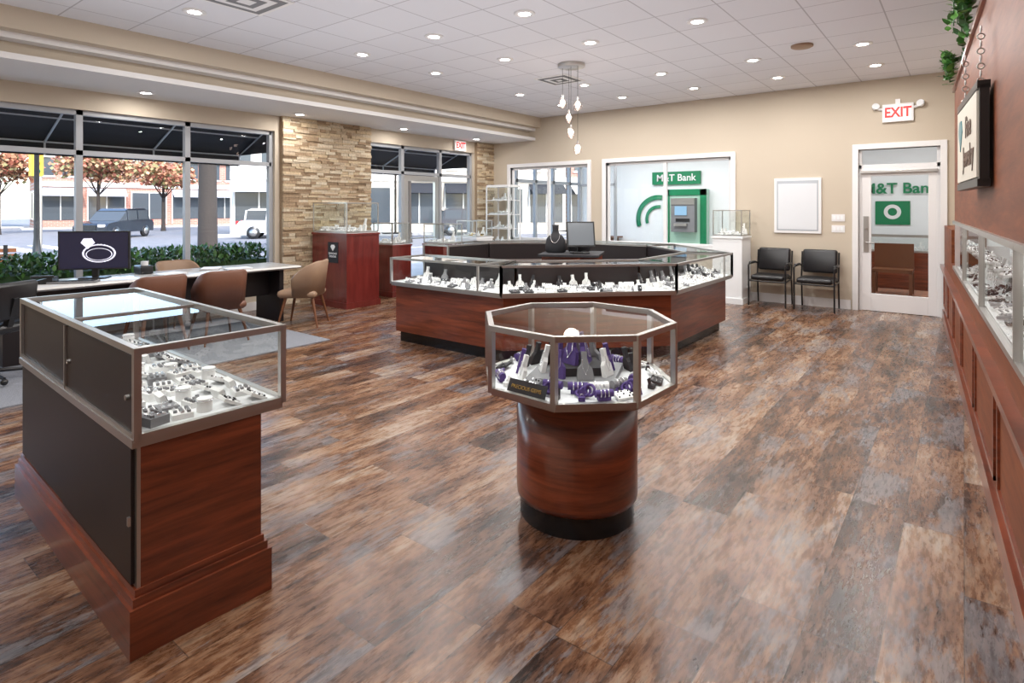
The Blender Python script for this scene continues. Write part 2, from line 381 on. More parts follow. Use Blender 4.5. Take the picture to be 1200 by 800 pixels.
m=MB(); y0=YB+.03; y1=YB+.08; a,b=Dr[0],Dr[1]
m.box(a,a+.04,y0,y1,0,2.42,WHITE); m.box(b-.04,b,y0,y1,0,2.42,WHITE); m.box(a,b,y0,y1,2.13,2.19,WHITE)
m.box(a+.04,a+.16,y0,y1,.005,2.13,WHITE); m.box(b-.14,b-.04,y0,y1,.005,2.13,WHITE); m.box(a+.16,b-.14,y0,y1,2.02,2.13,WHITE); m.box(a+.16,b-.14,y0,y1,.005,.26,WHITE)
m.quad((a+.16,YB+.055,.26),(b-.14,YB+.055,.26),(b-.14,YB+.055,2.02),(a+.16,YB+.055,2.02),WGLASS)
m.quad((a+.04,YB+.055,2.19),(b-.04,YB+.055,2.19),(b-.04,YB+.055,2.42),(a+.04,YB+.055,2.42),WGLASS)
m.box(a+.06,a+.13,y0-.012,y0,.88,1.42,ALU); m.tube((a+.095,y0-.02,1.02),(a+.2,y0-.06,1.02),.012,ALU); m.tube((a+.095,y0,1.02),(a+.095,y0-.06,1.02),.012,ALU); m.cyl((a+.095,y0-.02,1.22),.018,.02,ALU)
m.box(a+.03,b-.03,y0-.05,y0,2.06,2.1,ALU)
m.obj('door_1',bevel=.003)
def storefront(name,ys,z0,z1,ztr,skipdoor=None):
    m=MB(); xa,xb=XL-.13,XL-.05; xm=(xa+xb)/2
    for y in ys: m.box(xa,xb,y-.035,y+.035,z0,z1,WINFR)
    for z in (z0,z1-.06): m.box(xa,xb,ys[0],ys[-1],z,z+.06,WINFR)
    m.box(xa,xb,ys[0],ys[-1],ztr-.03,ztr+.03,WINFR)
    for p,q in zip(ys[:-1],ys[1:]):
        if skipdoor and abs(p-skipdoor[0])<.01: m.quad((xm,p,ztr),(xm,q,ztr),(xm,q,z1),(xm,p,z1),WGLASS)
        else: m.quad((xm,p,z0),(xm,q,z0),(xm,q,z1),(xm,p,z1),WGLASS)
    m.box(XL-.05,XL+.0,ys[0],ys[-1],z0-.03,z0,WINFR)
    return m.obj(name)
storefront('window_3',[-.07,1.17,2.42,3.68,4.92],.5,2.74,2.22)
storefront('window_4',[6.81,7.62,8.65,9.59],.12,2.74,2.22,(7.62,))
m=MB(); xa,xb=XL-.12,XL-.06
m.box(xa,xb,7.665,7.77,.01,2.18,ALU); m.box(xa,xb,8.5,8.605,.01,2.18,ALU); m.box(xa,xb,7.77,8.5,2.07,2.18,ALU); m.box(xa,xb,7.77,8.5,.01,.2,ALU)
m.quad((xa+.03,7.77,.2),(xa+.03,8.5,.2),(xa+.03,8.5,2.07),(xa+.03,7.77,2.07),WGLASS)
m.tube((xb+.05,7.85,.95),(xb+.05,8.42,.95),.014,ALU); m.tube((xb,7.85,.95),(xb+.05,7.85,.95),.012,ALU); m.tube((xb,8.42,.95),(xb+.05,8.42,.95),.012,ALU)
m.obj('door_2')
def stone(name,y0,y1,z1,seed):
    m=MB(); rg=random.Random(seed); m.box(XL,XL+.07,y0,y1,0,z1,STONES[3]); z=0
    while z<z1-.01:
        h=min(rg.choice((.025,.032,.04,.05)),z1-z); y=y0
        while y<y1-.01:
            L=rg.uniform(.08,.34); y2=min(y+L,y1)
            if y1-y2<.06: y2=y1
            d=rg.uniform(.09,.125); m.box(XL+.02,XL+d,y+.001,y2-.001,z+.001,z+h-.001,rg.choice(STONES)); y=y2
        z+=h
    return m.obj(name)
stone('stone_veneer_column',5.03,6.74,HL-.001,3); stone('stone_veneer_column',9.66,YB-.005,HL-.001,5)
# ================================================================ CEILING FIXTURES
dl=MB(); dl.lathe((0,0,0),[(.055,.0),(.06,-.012),(.095,-.014),(.105,-.006),(.105,0)],WHITE,28); dl.lathe((0,0,-.010),[(.0005,0),(.066,0)],LAMP,24,cap=False)
dlo=None
def downlight(x,y,z,E):
    global dlo
    if dlo is None: dlo=dl.obj('recessed_ceiling_light'); o=dlo
    else: o=bpy.data.objects.new('recessed_ceiling_light',dlo.data); sc.collection.objects.link(o)
    o.location=(x,y,z)
    l=bpy.data.lights.new('lamp','AREA'); l.shape='DISK'; l.size=.11; l.energy=E; l.color=(1,.97,.94)
    lo=bpy.data.objects.new('lamp',l); sc.collection.objects.link(lo); lo.parent=o; lo.location=(0,0,-.02)
for X in (-5.9,-4.65,-3.4,-2.15,-.93):
    for Y in (.0,2.6,4.6,5.87,7.85,9.12): downlight(X,Y,H,17)
for Y in (.8,2.97,5.1,7.2,9.2): downlight(-8.05,Y,HL,8)
for (x,y,E) in ((-3.4,6.2,24),(-3.4,2.2,42)):  # added unseen uplights that brighten the ceiling; not fixtures of the room
    l=bpy.data.lights.new('added_fill','AREA'); l.shape='RECTANGLE'; l.size=6; l.size_y=4.5; l.energy=E; l.color=(.93,.96,1)
    lo=bpy.data.objects.new('added_ceiling_fill',l); sc.collection.objects.link(lo); lo.location=(x,y,1.9); lo.rotation_euler=(math.pi,0,0)
def vent(x,y,mat,s=.6):
    m=MB(); m.box(-s/2,s/2,-s/2,s/2,-.012,0,WHITE)
    for i in range(4):
        q=s/2-.04-i*.065
        m.box(-q,q,-q,q,-.014-.002*i,-.012-.002*i,mat if i%2==0 else WHITE)
    m.obj('ceiling_air_vent',loc=(x,y,H))
vent(-4.75,7.3,BLACK,.55); vent(-5.2,2.75,VELG,.6)
m=MB(); m.lathe((0,0,0),[(.12,0),(.12,-.02),(.1,-.03),(.001,-.03)],TANFAB,24); m.obj('ceiling_speaker',loc=(-1.5,7.5,H))
m=MB(); m.lathe((0,0,0),[(.18,0),(.18,-.04),(.17,-.045),(.001,-.045)],ALU,28)
CG=glassmat('pendant_glass',(1,.96,.94),.12,.6)
for i,(dx,dy,zb) in enumerate([(-.12,-.03,2.93),(-.07,.05,2.74),(.03,-.06,2.52),(.06,.06,2.32),(.11,-.02,2.88)]):
    z=zb-H; m.tube((dx,dy,-.04),(dx,dy,z+.12),.003,BLACK,5); m.cyl((dx,dy,z+.06),.014,.06,ALU,10)
    m.ball((dx,dy,z+.02),.034,BULB,10,1.2)
    m.lathe((dx,dy,z),[(.012,.09),(.035,.06),(.06,.01),(.055,-.04),(.02,-.068),(.001,-.07)],CG,14,cap=False)
po=m.obj('pendant_light_cluster',loc=(-4.12,6.62,H))
l=bpy.data.lights.new('lamp','POINT'); l.energy=12; l.color=(1,.85,.7); l.shadow_soft_size=.1
lo=bpy.data.objects.new('pendant_lamp',l); sc.collection.objects.link(lo); lo.parent=po; lo.location=(0,0,-1.35)
m=MB(); m.box(-.19,.19,-.05,0,-.13,.13,WHITE); m.box(-.165,.165,-.053,-.05,-.105,.105,SIGNW); m.box(-.03,.03,-.03,0,.13,.2,WHITE)
for s_ in (-1,1):
    m.tube((s_*.19,-.025,.06),(s_*.26,-.03,.08),.02,WHITE); T=m.T; m.T=Matrix.Translation((s_*.28,-.03,.1))@RX(70)@RY(-15*s_); m.lathe((0,0,-.03),[(.03,0),(.05,.06),(.05,.075)],WALLW,14); m.T=T
e=m.obj('exit_sign',loc=(-.76,YB,2.93)); text('letters','EXIT',.2,(0,-.056,0),0,RED,e,sx=.8,off=.006)
m=MB(); m.box(0,.05,-.17,.17,-.11,.11,WHITE); m.box(.05,.053,-.15,.15,-.09,.09,SIGNW); e=m.obj('exit_sign',loc=(XL,9.15,2.86)); text('letters','EXIT',.17,(.056,0,0),90,RED,e,sx=.8,off=.006)
m=MB(); m.box(-2.45,-1.76,YB-.03,YB-.001,1.14,2.02,WHITE); m.box(-2.41,-1.80,YB-.034,YB-.028,1.18,1.98,simple('board_surface',(.45,.48,.52),.25))
m.box(-2.39,-1.82,YB-.036,YB-.03,1.20,1.93,simple('board_paper',(.68,.70,.73),.4)); m.obj('framed_white_board',bevel=.004)
for z in (1.22,1.39):
    m=MB(); m.box(-.09,.09,-.008,0,-.055,.055,WHITE)
    for x in (-.05,0,.05): m.box(x-.015,x+.015,-.013,-.008,-.03,.03,WALLW)
    m.obj('light_switch_plate',loc=(-1.53,YB,z))
# ================================================================ OCTAGON PEDESTAL CASE
F=Vector((-.6115,.7912)); Rv=Vector((.7912,.6115))
C=F*3.01+Rv*.333
def oct_pts(r,rot0): return [(r*math.cos(rot0+i*math.pi/4),r*math.sin(rot0+i*math.pi/4)) for i in range(8)]
face=math.atan2(-F.y,-F.x); r0=face-math.radians(18)
m=MB()
glassbox(m,oct_pts(.483,r0),.68,.975,.026)
m.prism(oct_pts(.483,r0),.655,.672,ALU); m.prism(oct_pts(.33,r0),.63,.655,TOE)
m.lathe((0,0,0),[(.29,0),(.29,.1)],TOE,48); m.lathe((0,0,0),[(.27,.1),(.305,.105),(.308,.13),(.308,.64),(.1,.64)],CHERRY,48)
rg=random.Random(4)
m.obox((0,0,.70),(.42,.42,.03),r0,VELG); m.obox((.0,.0,.735),(.24,.24,.04),r0+.4,VELB)
def place(r,a,z,k): m.T=Matrix.Translation((r*math.cos(a),r*math.sin(a),z))@Matrix.Rotation(a+math.pi/2,4,'Z')@Matrix.Scale(k,4)
n_=24
for i in range(n_):
    a=r0+i*2*math.pi/n_+rg.uniform(-.05,.05); place(.40,a,.688,.60); t=rg.random(); mm=rg.choice((PURP,PURP,VELW,VELB,VELG))
    if t<.3: ringbox(m,mm,SILV)
    elif t<.62: tray(m,.15,.10,rg.choice((VELW,VELB,PURP)),SILV,rg,14)
    elif t<.82: cone(m,mm,SILV)
    else: bracelet(m,PURP,SILV)
for i in range(16):
    a=r0+.2+i*2*math.pi/16+rg.uniform(-.08,.08); place(.305,a,.69,.66); t=rg.random(); mm=(PURP,VELW,VELG,PURP,VELB,VELB)[i%6]
    if t<.4: bust(m,mm,.19,.11,SILV)
    elif t<.65: bracelet(m,mm,SILV)
    else: tray(m,.15,.1,mm,SILV,rg,35)
for i in range(8):
    a=i*.785; place(.185,a,.715,.68); bust(m,(VELW,PURP,VELG,PURP,VELB)[i%5],.2,.12,SILV)
for a,mt in ((.3,PURP),(2.4,VELW),(4.5,PURP)):
    place(.06,a,.755,.8); bust(m,mt,.2,.13)
m.T=Matrix.Identity(4)
for a in (face-.55,face-.05,face+.55,face+2.5):
    for q in range(3): m.torus(((.34+.015*q)*math.cos(a+.05*q),(.34+.015*q)*math.sin(a+.05*q),.705+.01*q),.024,.007,PURP,RX(20+25*q),14,6)
o8=m.obj('octagonal_pedestal_display_case',loc=(C.x,C.y,0))
PP=oct_pts(.46,r0)
for i in range(0,8,2): led(o8,(*PP[i],.958),(*PP[i+1],.958),.45)
sg=MB(); sg.obox((0,0,0),(.22,.006,.06),RX(-25),VELB); am=face-math.radians(40)
so=sg.obj('sign_plate',parent=o8); so.location=(.41*math.cos(am),.41*math.sin(am),.715); so.rotation_euler=(0,0,am+math.pi/2)
text('sign_text','PRECIOUS GEMS',.024,(0,-.007,0),0,GOLD,so,rx=65)
# ================================================================ LEFT SERVICE CASE
a0=Vector((-2.275,.81)); ud=Vector((-1.73,.07)); Lc=ud.length; ud.normalize()
ang=math.atan2(ud.y,ud.x)+math.pi
m=MB(); LX=-Lc
WD=.445; GD=.535
m.box(LX-.03,.03,-.03,WD+.03,0,.17,CHERRY); m.box(LX-.018,.018,-.018,WD+.018,.17,.2,CHERRY); m.box(LX-.008,.008,-.008,WD+.008,.2,.225,CHERRY)
m.box(LX,0,0.012,WD,.22,.73,CHERRY); m.box(LX,-.0,.0,.012,.22,.735,ALU)
for x0,x1,yy in ((LX+.02,LX*.5+.03,-.006),(LX*.5-.03,-.02,-.012)): m.box(x0,x1,yy,.0,.235,.715,DARKP)
m.box(LX-.005,.005,-.016,GD,.715,.745,ALU)
for x0,x1,yy in ((LX+.02,LX*.5+.03,.0),(LX*.5-.03,-.02,-.006)): m.box(x0,x1,yy,.008,.75,1.03,DARKP)
for x in (LX*.5+.06,-.06):
    T=m.T; m.T=Matrix.Translation((x,-.006,.88))@RX(90); m.cyl((0,0,0),.01,.012,ALU,12); m.T=T
m.box(LX*.5-.006,LX*.5+.006,-.014,0,.75,1.03,ALU)
m.box(-.035,-.02,-.02,-.012,.44,.47,ALU)
glassbox(m,[(LX,0),(0,0),(0,GD),(LX,GD)],.75,1.05,.024,closed=(0,))
m.bar((LX*.5,0,1.05),(LX*.5,GD,1.05),.012,ALU)
rg=random.Random(11)
for i in range(15):
    for j,y in enumerate((.08,.175,.27,.365,.46)):
        x=-.085-i*.11
        m.T=Matrix.Translation((x+rg.uniform(-.012,.012),y+rg.uniform(-.01,.01),.755))@Matrix.Rotation(rg.uniform(-.3,.3)+math.pi,4,'Z')@Matrix.Scale(.72,4)
        t=rg.random()
        if t<.62:
            h_=rg.choice((.028,.028,.045)); m.box(-.055,.055,-.05,.05,0,h_,VELW if rg.random()<.8 else VELG)
            for p in (-.036,-.012,.012,.036):
                for q in (-.03,0,.03):
                    if rg.random()<.85: m.obox((p,q,h_+.006),(.014,.016,.014),0,VELG if rg.random()<.55 else SILV)
        elif t<.72: tray(m,.13,.1,VELG,SILV,rg,20)
        elif t<.78: m.cyl((0,0,0),.04,.07,VELW,14); m.torus((0,0,.06),.041,.004,SILV,None,14,4)
        elif t<.86: m.obox((0,0,.03),(.11,.03,.06),RX(-20),VELW); m.obox((0,-.015,.035),(.09,.01,.03),RX(-20),VELG)
        elif t<.97: tray(m,.11,.1,VELW,SILV,rg,28)
        m.T=Matrix.Identity(4)
o=m.obj('glass_display_counter'); o.location=(a0.x,a0.y,0); o.rotation_euler=(0,0,ang)
led(o,(LX+.05,.03,1.03),(-.05,.03,1.03),1.3)
# ================================================================ ISLAND (octagonal run of counters, staff gap at south-west)
cx,cy=-4.475,6.62; ap=2.165
def octa(apo):
    r=apo/math.cos(math.pi/8); return [(cx+r*math.cos(math.radians(22.5+45*i)),cy+r*math.sin(math.radians(22.5+45*i))) for i in range(8)]
m=MB(); strips=[]
def clip(i,P,first):
    x,y=P
    if i==5 and first: return (-5.19,y)
    if i==3 and not first: return (x,6.35)
    return P
def seg(i,a1,a2):
    j=(i+1)%8; A_=octa(a1);B_=octa(a2)
    return [clip(i,A_[i],True),clip(i,A_[j],False),clip(i,B_[j],False),clip(i,B_[i],True)]
for i in range(8):
    if i==4: continue
    m.prism(seg(i,ap-.14,ap-.5),0,.13,TOE); m.prism(seg(i,ap-.07,ap-.5),.13,.67,CHERRY); pl=seg(i,ap,ap-.52); m.prism(pl,.66,.685,ALU)
    m.prism(seg(i,ap-.01,ap-.5),.685,.70,WHITEB)
    Oi,Oj,Ij,Ii=pl
    m.quad((*Oi,.69),(*Oj,.69),(*Oj,.965),(*Oi,.965),GLASS)
    m.add([(x,y,.968) for x,y in pl],[(0,1,2,3)],GLASS)
    for z in (.695,.97):
        m.bar((*Oi,z),(*Oj,z),.024,ALU); m.bar((*Ii,z),(*Ij,z),.024,ALU)
    for a_,b_ in ((Oi,Ii),(Oj,Ij)):
        m.bar((*a_,.97),(*b_,.97),.02,ALU); m.bar((*a_,.68),(*a_,.98),.024,ALU); m.bar((*b_,.68),(*b_,.98),.024,ALU)
    if i==5: m.quad((*Oi,.69),(*Ii,.69),(*Ii,.965),(*Oi,.965),GLASS); m.bar((*Oi,.695),(*Ii,.695),.024,ALU)
    if i==3: m.quad((*Oj,.69),(*Ij,.69),(*Ij,.965),(*Oj,.965),GLASS)
    m.bar((*Ii,.83),(*Ij,.83),.012,DARKP,.25)
    u=Vector((Oj[0]-Oi[0],Oj[1]-Oi[1])); Ls=u.length; u.normalize(); nrm=Vector((-u.y,u.x))
    if i in (5,1,7,3):
        q=Vector(Oj)-u*.3 if i!=3 else Vector(Oi)+u*.3; q2=q+nrm*.52
        m.bar((*q,.68),(*q,.98),.02,ALU); m.bar((*q,.97),(*q2,.97),.018,ALU)
    if i in (5,6,7):
        s1=Vector(Oi)+nrm*.04+u*.08; s2=Vector(Oj)+nrm*.04-u*.08; strips.append(((*s1,.952),(*s2,.952)))
    s0=(Oi[0]+nrm.x*.02+u.x*.06,Oi[1]+nrm.y*.02+u.y*.06)
    stock(m,s0,u,Ls-.3,.47,.70,100+i,(VELW,VELW,VELW,VELB,VELG) if i in (5,6,7) else (VELB,VELW,VELG),maxh=.22,k_=.74)
io=m.obj('octagonal_jewelry_counter')
for p,q in strips: led(io,p,q,2.2)
m=MB(); X,Y=-4.25,6.85
m.prism([(X-.3,Y-.3),(X+.3,Y-.3),(X+.3,Y+.3),(X-.3,Y+.3)],0,.9,CHERRY); m.obox((X,Y,.915),(.8,.8,.03),.4,VELB)
m.obj('island_centre_pedestal')
def bigbust(name,x,y,z,mat,h,w,rz):
    m=MB()
    prof=[(.42,0),(.5,.03),(.52,.25),(.46,.48),(.34,.60),(.19,.68),(.15,.78),(.16,.92),(.17,1.0),(.001,1.0)]
    m.lathe((0,0,0),[(r*w,z_*h) for r,z_ in prof],mat,24)
    for v in range(len(m.v)): a_=m.v[v]; m.v[v]=(a_[0],a_[1]*.5,a_[2])
    pts=[]
    for k in range(11):
        t=math.pi*k/10; pts.append((.24*w*math.cos(t),-.10*w-.17*w*math.sin(t),h*(.68-.33*math.sin(t))))
    m.path(pts,.004,SILV,5)
    o=m.obj(name,loc=(x,y,z)); o.rotation_euler=(0,0,rz); return o
bigbust('jewelry_bust_display',-4.45,6.74,.932,VELB,.38,.28,.4)
bigbust('jewelry_bust_display',-4.25,7.03,.932,VELB,.42,.30,.6)
m=MB(); m.rbox((0,.06,.012),(.24,.2,.024),0,BLACK,.01); m.bar((0,.10,.02),(0,.05,.22),.05,BLACK)
T=m.T; m.T=Matrix.Translation((0,0,.24))@RX(-14); m.box(-.19,.19,-.015,.02,-.15,.19,BLACK); m.box(-.17,.17,-.018,-.015,-.13,.17,simple('register_screen',(.16,.18,.20),.12,emit=.1)); m.T=T
o=m.obj('point_of_sale_register',loc=(-4.05,6.74,.932)); o.rotation_euler=(0,0,.75)
# ================================================================ PEDESTAL CASES
def pedcase(name,x0,x1,y0,y1,zw,zt,wd,seed,plaque=False,mats=(VELW,)):
    m=MB(); m.box(x0-.02,x1+.02,y0-.02,y1+.02,0,.09,wd); m.box(x0,x1,y0,y1,.09,zw-.03,wd); m.box(x0-.015,x1+.015,y0-.015,y1+.015,zw-.03,zw,wd)
    glassbox(m,[(x0+.01,y0+.01),(x1-.01,y0+.01),(x1-.01,y1-.01),(x0+.01,y1-.01)],zw+.02,zt,.014,skip=())
    stock(m,(x0+.03,y0+.04),(1,0),x1-x0-.04,y1-y0-.06,zw+.03,seed,mats,maxh=min(.3,(zt-zw)*.7))
    if plaque: m.box(x0+.42,x0+.68,y0-.006,y0,zw-.46,zw-.14,VELB)
    return m.obj(name,bevel=0)
ro=pedcase('cherry_pedestal_display_case',-8.32,-7.43,5.5,6.12,1.15,1.62,CHERRYV,21,True)
text('plaque_text','DIAMOND\nDESIGNS',.045,(-7.77,5.49,.81),0,WHITE,ro); gm=MB(); gm.extr([(-.06,.05),(-.035,.08),(.035,.08),(.06,.05),(0,-.02)],-.002,0,WHITE); gm.obj('plaque_gem',loc=(-7.77,5.493,.89),parent=ro)
pedcase('cherry_pedestal_display_case',-8.32,-7.8,6.72,7.15,.9,1.27,CHERRYV,22)
pedcase('cherry_pedestal_display_case',-7.75,-7.25,7.4,7.9,.9,1.25,CHERRYV,25)
pedcase('low_display_case',-8.2,-7.65,8.75,9.25,.95,1.28,WALLW,23,mats=(GOLD,VELW))
pedcase('white_pedestal_display_case',-3.27,-2.8,9.62,10.1,1.08,1.5,WALLW,24)
def tower(x0,x1,y0,y1,sd):
    m=MB()
    m.box(x0,x1,y0,y1,0,.5,WHITE); m.box(x0,x1,y0,y1,1.98,2.03,WHITE)
    for x in (x0,x1):
        for y in (y0,y1): m.bar((x,y,.5),(x,y,2.0),.022,WHITE)
    for z in (.8,1.1,1.4,1.7):
        m.quad((x0,y0,z),(x1,y0,z),(x1,y1,z),(x0,y1,z),GLASS); m.bar((x0,y0,z),(x1,y0,z),.014,WHITE); m.bar((x1,y0,z),(x1,y1,z),.014,WHITE)
        stock(m,(x0+.03,y0+.05),(1,0),.5,.28,z+.003,int(z*10)+sd,(VELW,WHITE),maxh=.18,k_=1)
    m.quad((x0,y0,.5),(x1,y0,.5),(x1,y0,2),(x0,y0,2),GLASS); m.quad((x1,y0,.5),(x1,y1,.5),(x1,y1,2),(x1,y0,2),GLASS)
    m.obj('glass_shelf_tower')
tower(-8.15,-7.55,9.65,10.05,0)
# ================================================================ WAITING CHAIRS
def wchair(x,y):
    m=MB()
    for s_ in (-1,1):
        a=s_*.27
        m.path([(a,-.24,0.01),(a,-.25,.64),(a,-.22,.66),(a,.16,.66),(a*.95,.22,.64)],.0125,BLACK)
        m.path([(a*.95,.26,0.01),(a*.95,.2,.45),(a*.95,.26,.86)],.0125,BLACK)
        m.rbox((a,-.03,.675),(.05,.26,.03),0,BLKVIN,.014)
    m.tube((-.27,-.24,.40),(.27,-.24,.40),.011,BLACK); m.tube((-.26,.2,.42),(.26,.2,.42),.011,BLACK); m.tube((-.27,-.24,.40),(-.26,.2,.42),.011,BLACK); m.tube((.27,-.24,.40),(.26,.2,.42),.011,BLACK)
    m.rbox((0,-.02,.455),(.49,.46,.08),0,BLKVIN,.035)
    T=m.T; m.T=Matrix.Translation((0,.225,.72))@RX(-8)@RX(90); m.rbox((0,0,0),(.48,.36,.07),0,BLKVIN,.032); m.T=T
    m.obj('waiting_room_armchair',loc=(x,y,0))
wchair(-2.42,9.84); wchair(-1.76,9.84)
# ================================================================ DESK AREA
m=MB(); m.box(-8.2,-5.85,.3,4.1,0.001,.012,RUG); m.obj('area_rug')
m=MB(); z=.012
m.rbox((-7.6,2.95,.735),(.8,3.3,.04),0,DESKT,.03)
m.box(-7.9,-7.3,1.45,1.9,z,.715,DARKP)
for y in (2.9,4.35): m.box(-7.9,-7.3,y-.03,y+.03,z,.715,DARKP)
m.box(-7.62,-7.58,1.9,4.35,.35,.715,DARKP)
m.obj('office_desk')
SCR=simple('monitor_screen',(.012,.012,.03),.15,emit=.25,ecol=(.03,.03,.08)); RGL=simple('screen_ring_graphic',(.70,.70,.82),.3,emit=.7)
m=MB(); m.box(-.35,.35,-.02,.02,.1,.53,BLACK); m.box(-.335,.335,-.023,-.019,.115,.515,SCR)
m.box(-.03,.03,.0,.04,.0,.2,BLACK); m.rbox((0,0,.008),(.26,.2,.015),0,BLACK,.007)
m.torus((.05,-.026,.28),.12,.008,RGL,RX(90)@Matrix.Diagonal((1.3,.8,.15,1)),36,6); m.torus((.05,-.026,.27),.12,.005,RGL,RX(90)@Matrix.Diagonal((1.05,.55,.15,1)),36,6)
m.extr([(-.13,.40),(-.10,.45),(-.02,.45),(.01,.40),(-.06,.33)],-.027,-.024,RGL)
for k in range(14): m.ball((.05+.155*math.cos(.22*k-1.2),-.024,.28+.097*math.sin(.22*k-1.2)),.009,RGL,6)
o=m.obj('desktop_monitor',loc=(-7.72,2.33,.756)); o.rotation_euler=(0,0,math.radians(52))
m=MB(); m.rbox((0,0,.01),(.44,.15,.02),0,VELG,.008)
for i in range(14):
    for j in range(4): m.box(-.205+i*.029,-.18+i*.029,-.06+j*.03,-.036+j*.03,.02,.026,BLACK)
o=m.obj('computer_keyboard',loc=(-7.42,2.05,.756)); o.rotation_euler=(0,0,math.radians(55))
m=MB(); m.extr([(-.09,0),(.09,0),(.09,.07),(-.09,.03)],-.1,.1,BLACK); m.rbox((-.0,-.075,.075),(.2,.045,.03),0,BLACK,.012)
m.box(-.04,.06,0,.07,.06,.068,VELG)
o=m.obj('desk_phone',loc=(-7.6,1.85,.756)); o.rotation_euler=(0,0,math.radians(60))
for i,(x,y,r) in enumerate(((-7.45,3.0,.2),(-7.7,3.6,.9),(-7.4,3.8,-.2))):
    m=MB()
    for k in range(4): m.obox((0,0,.003+.004*k),(.21,.297,.003),.04*k,WHITE)
    m.obj('paper_stack',loc=(x,y,.756)).rotation_euler=(0,0,r)
m=MB(); m.rbox((0,0,.05),(.22,.14,.1),0,BLACK,.015); m.cyl((.03,0,.1),.04,.05,VELW,14); m.obj('pen_organizer',loc=(-7.8,2.85,.756))
def tub(x,y,rz,mat,z0=.0,h=.84,flat=.6):
    m=MB(); n=22; vs=[];fs=[]
    for i in range(n+1):
        t=math.radians(-15+210*i/n); e=abs(i/n-.5)*2; top=h-.22*max(0,(e-.35)/.65)**1.6
        def sup(r):
            c,s_=math.cos(t),math.sin(t); p=(abs(c)**3.2+abs(s_)**3.2)**(-1/3.2); return (r*c*p,r*s_*p*.95)
        sn=max(0,math.sin(t))
        for rr,zz,sl in ((.255,.40,0),(.275,top-.02,.02),(.262,top,.02),(.245,top-.02,.02),(.225,.42,0)):
            q=sup(rr); vs.append((q[0],q[1]+sl*2*sn,zz))
    for i in range(n):
        for k in range(5): fs.append((i*5+k,(i+1)*5+k,(i+1)*5+(k+1)%5,i*5+(k+1)%5))
    fs+=[(0,1,2,3,4),(n*5+4,n*5+3,n*5+2,n*5+1,n*5)]
    m.add(vs,fs,mat,True); m.rbox((0,-.02,.43),(.49,.5,.10),0,mat,.045)
    for sx in (-1,1):
        for sy in (-1,1): m.tube((sx*.17,sy*.17,.39),(sx*.24,sy*.26,z0),.022,LEGW,8,.011)
    o=m.obj('upholstered_tub_chair',loc=(x,y,0)); o.rotation_euler=(0,0,math.radians(rz)); return o
tub(-6.84,3.28,-95,BRLEA,.013); tub(-6.88,2.62,-88,BRLEA,.013); tub(-6.92,4.44,-52,TANFAB,0,.86); tub(-8.17,3.45,95,TANFAB,.013)
m=MB()
for i in range(5):
    a=i*2*math.pi/5; m.tube((0,0,.1),(.3*math.cos(a),.3*math.sin(a),.07),.02,BLACK,8,.013); m.ball((.3*math.cos(a),.3*math.sin(a),.04),.028,BLACK,10)
m.cyl((0,0,.08),.03,.36,BLACK); m.rbox((0,0,.48),(.5,.48,.09),0,BLKVIN,.04)
T=m.T; m.T=Matrix.Translation((0,.25,.72))@RX(-8)@RX(90); m.rbox((0,0,0),(.44,.34,.07),0,BLKVIN,.034); m.T=T
m.bar((0,.2,.45),(0,.29,.75),.05,BLACK)
for s_ in (-1,1): m.path([(s_*.24,.05,.46),(s_*.3,.05,.5),(s_*.3,.03,.68)],.015,BLACK); m.rbox((s_*.3,.0,.69),(.06,.26,.03),0,BLACK,.014)
o=m.obj('office_swivel_chair',loc=(-6.8,1.24,.012)); o.rotation_euler=(0,0,math.radians(-60))
# ================================================================ HANGING SIGN + PLANTS
m=MB(); p0=Vector((.105,3.88,0)); p1=Vector((.015,4.9,0)); u=(p1-p0).normalized()
L_=(p1-p0).length; angs=math.atan2(u.y,u.x)
m.box(0,L_,-.0,.04,1.68,2.19,BLACK); m.box(.03,L_-.03,.04,.05,1.71,2.16,simple('sign_face_cream',(.62,.58,.50),.5))
for a,b,c_,d in ((0,L_,1.66,1.70),(0,L_,2.17,2.21)): m.box(a,b,-.005,.05,c_,d,BLACK)
for xx in (.15,L_-.15):
    for k in range(8): m.torus((xx,.02,2.23+k*.04),.016,.004,ALU,RX(90) if k%2 else RX(90)@RY(90),8,4)
TEAL=simple('sign_gem_teal',(.03,.2,.25),.3)
g=L_*.78; m.extr([(g-.10,2.02),(g-.06,2.09),(g+.06,2.09),(g+.10,2.02),(g,1.90)],.050,.054,TEAL)
so=m.obj('hanging_wall_sign'); so.location=(p0.x,p0.y,0); so.rotation_euler=(0,0,angs)
text('sign_text_top','Fine\nJewelry',.17,(L_*.38,.053,1.93),180,simple('sign_brown',(.10,.05,.03),.5),so,off=.004)
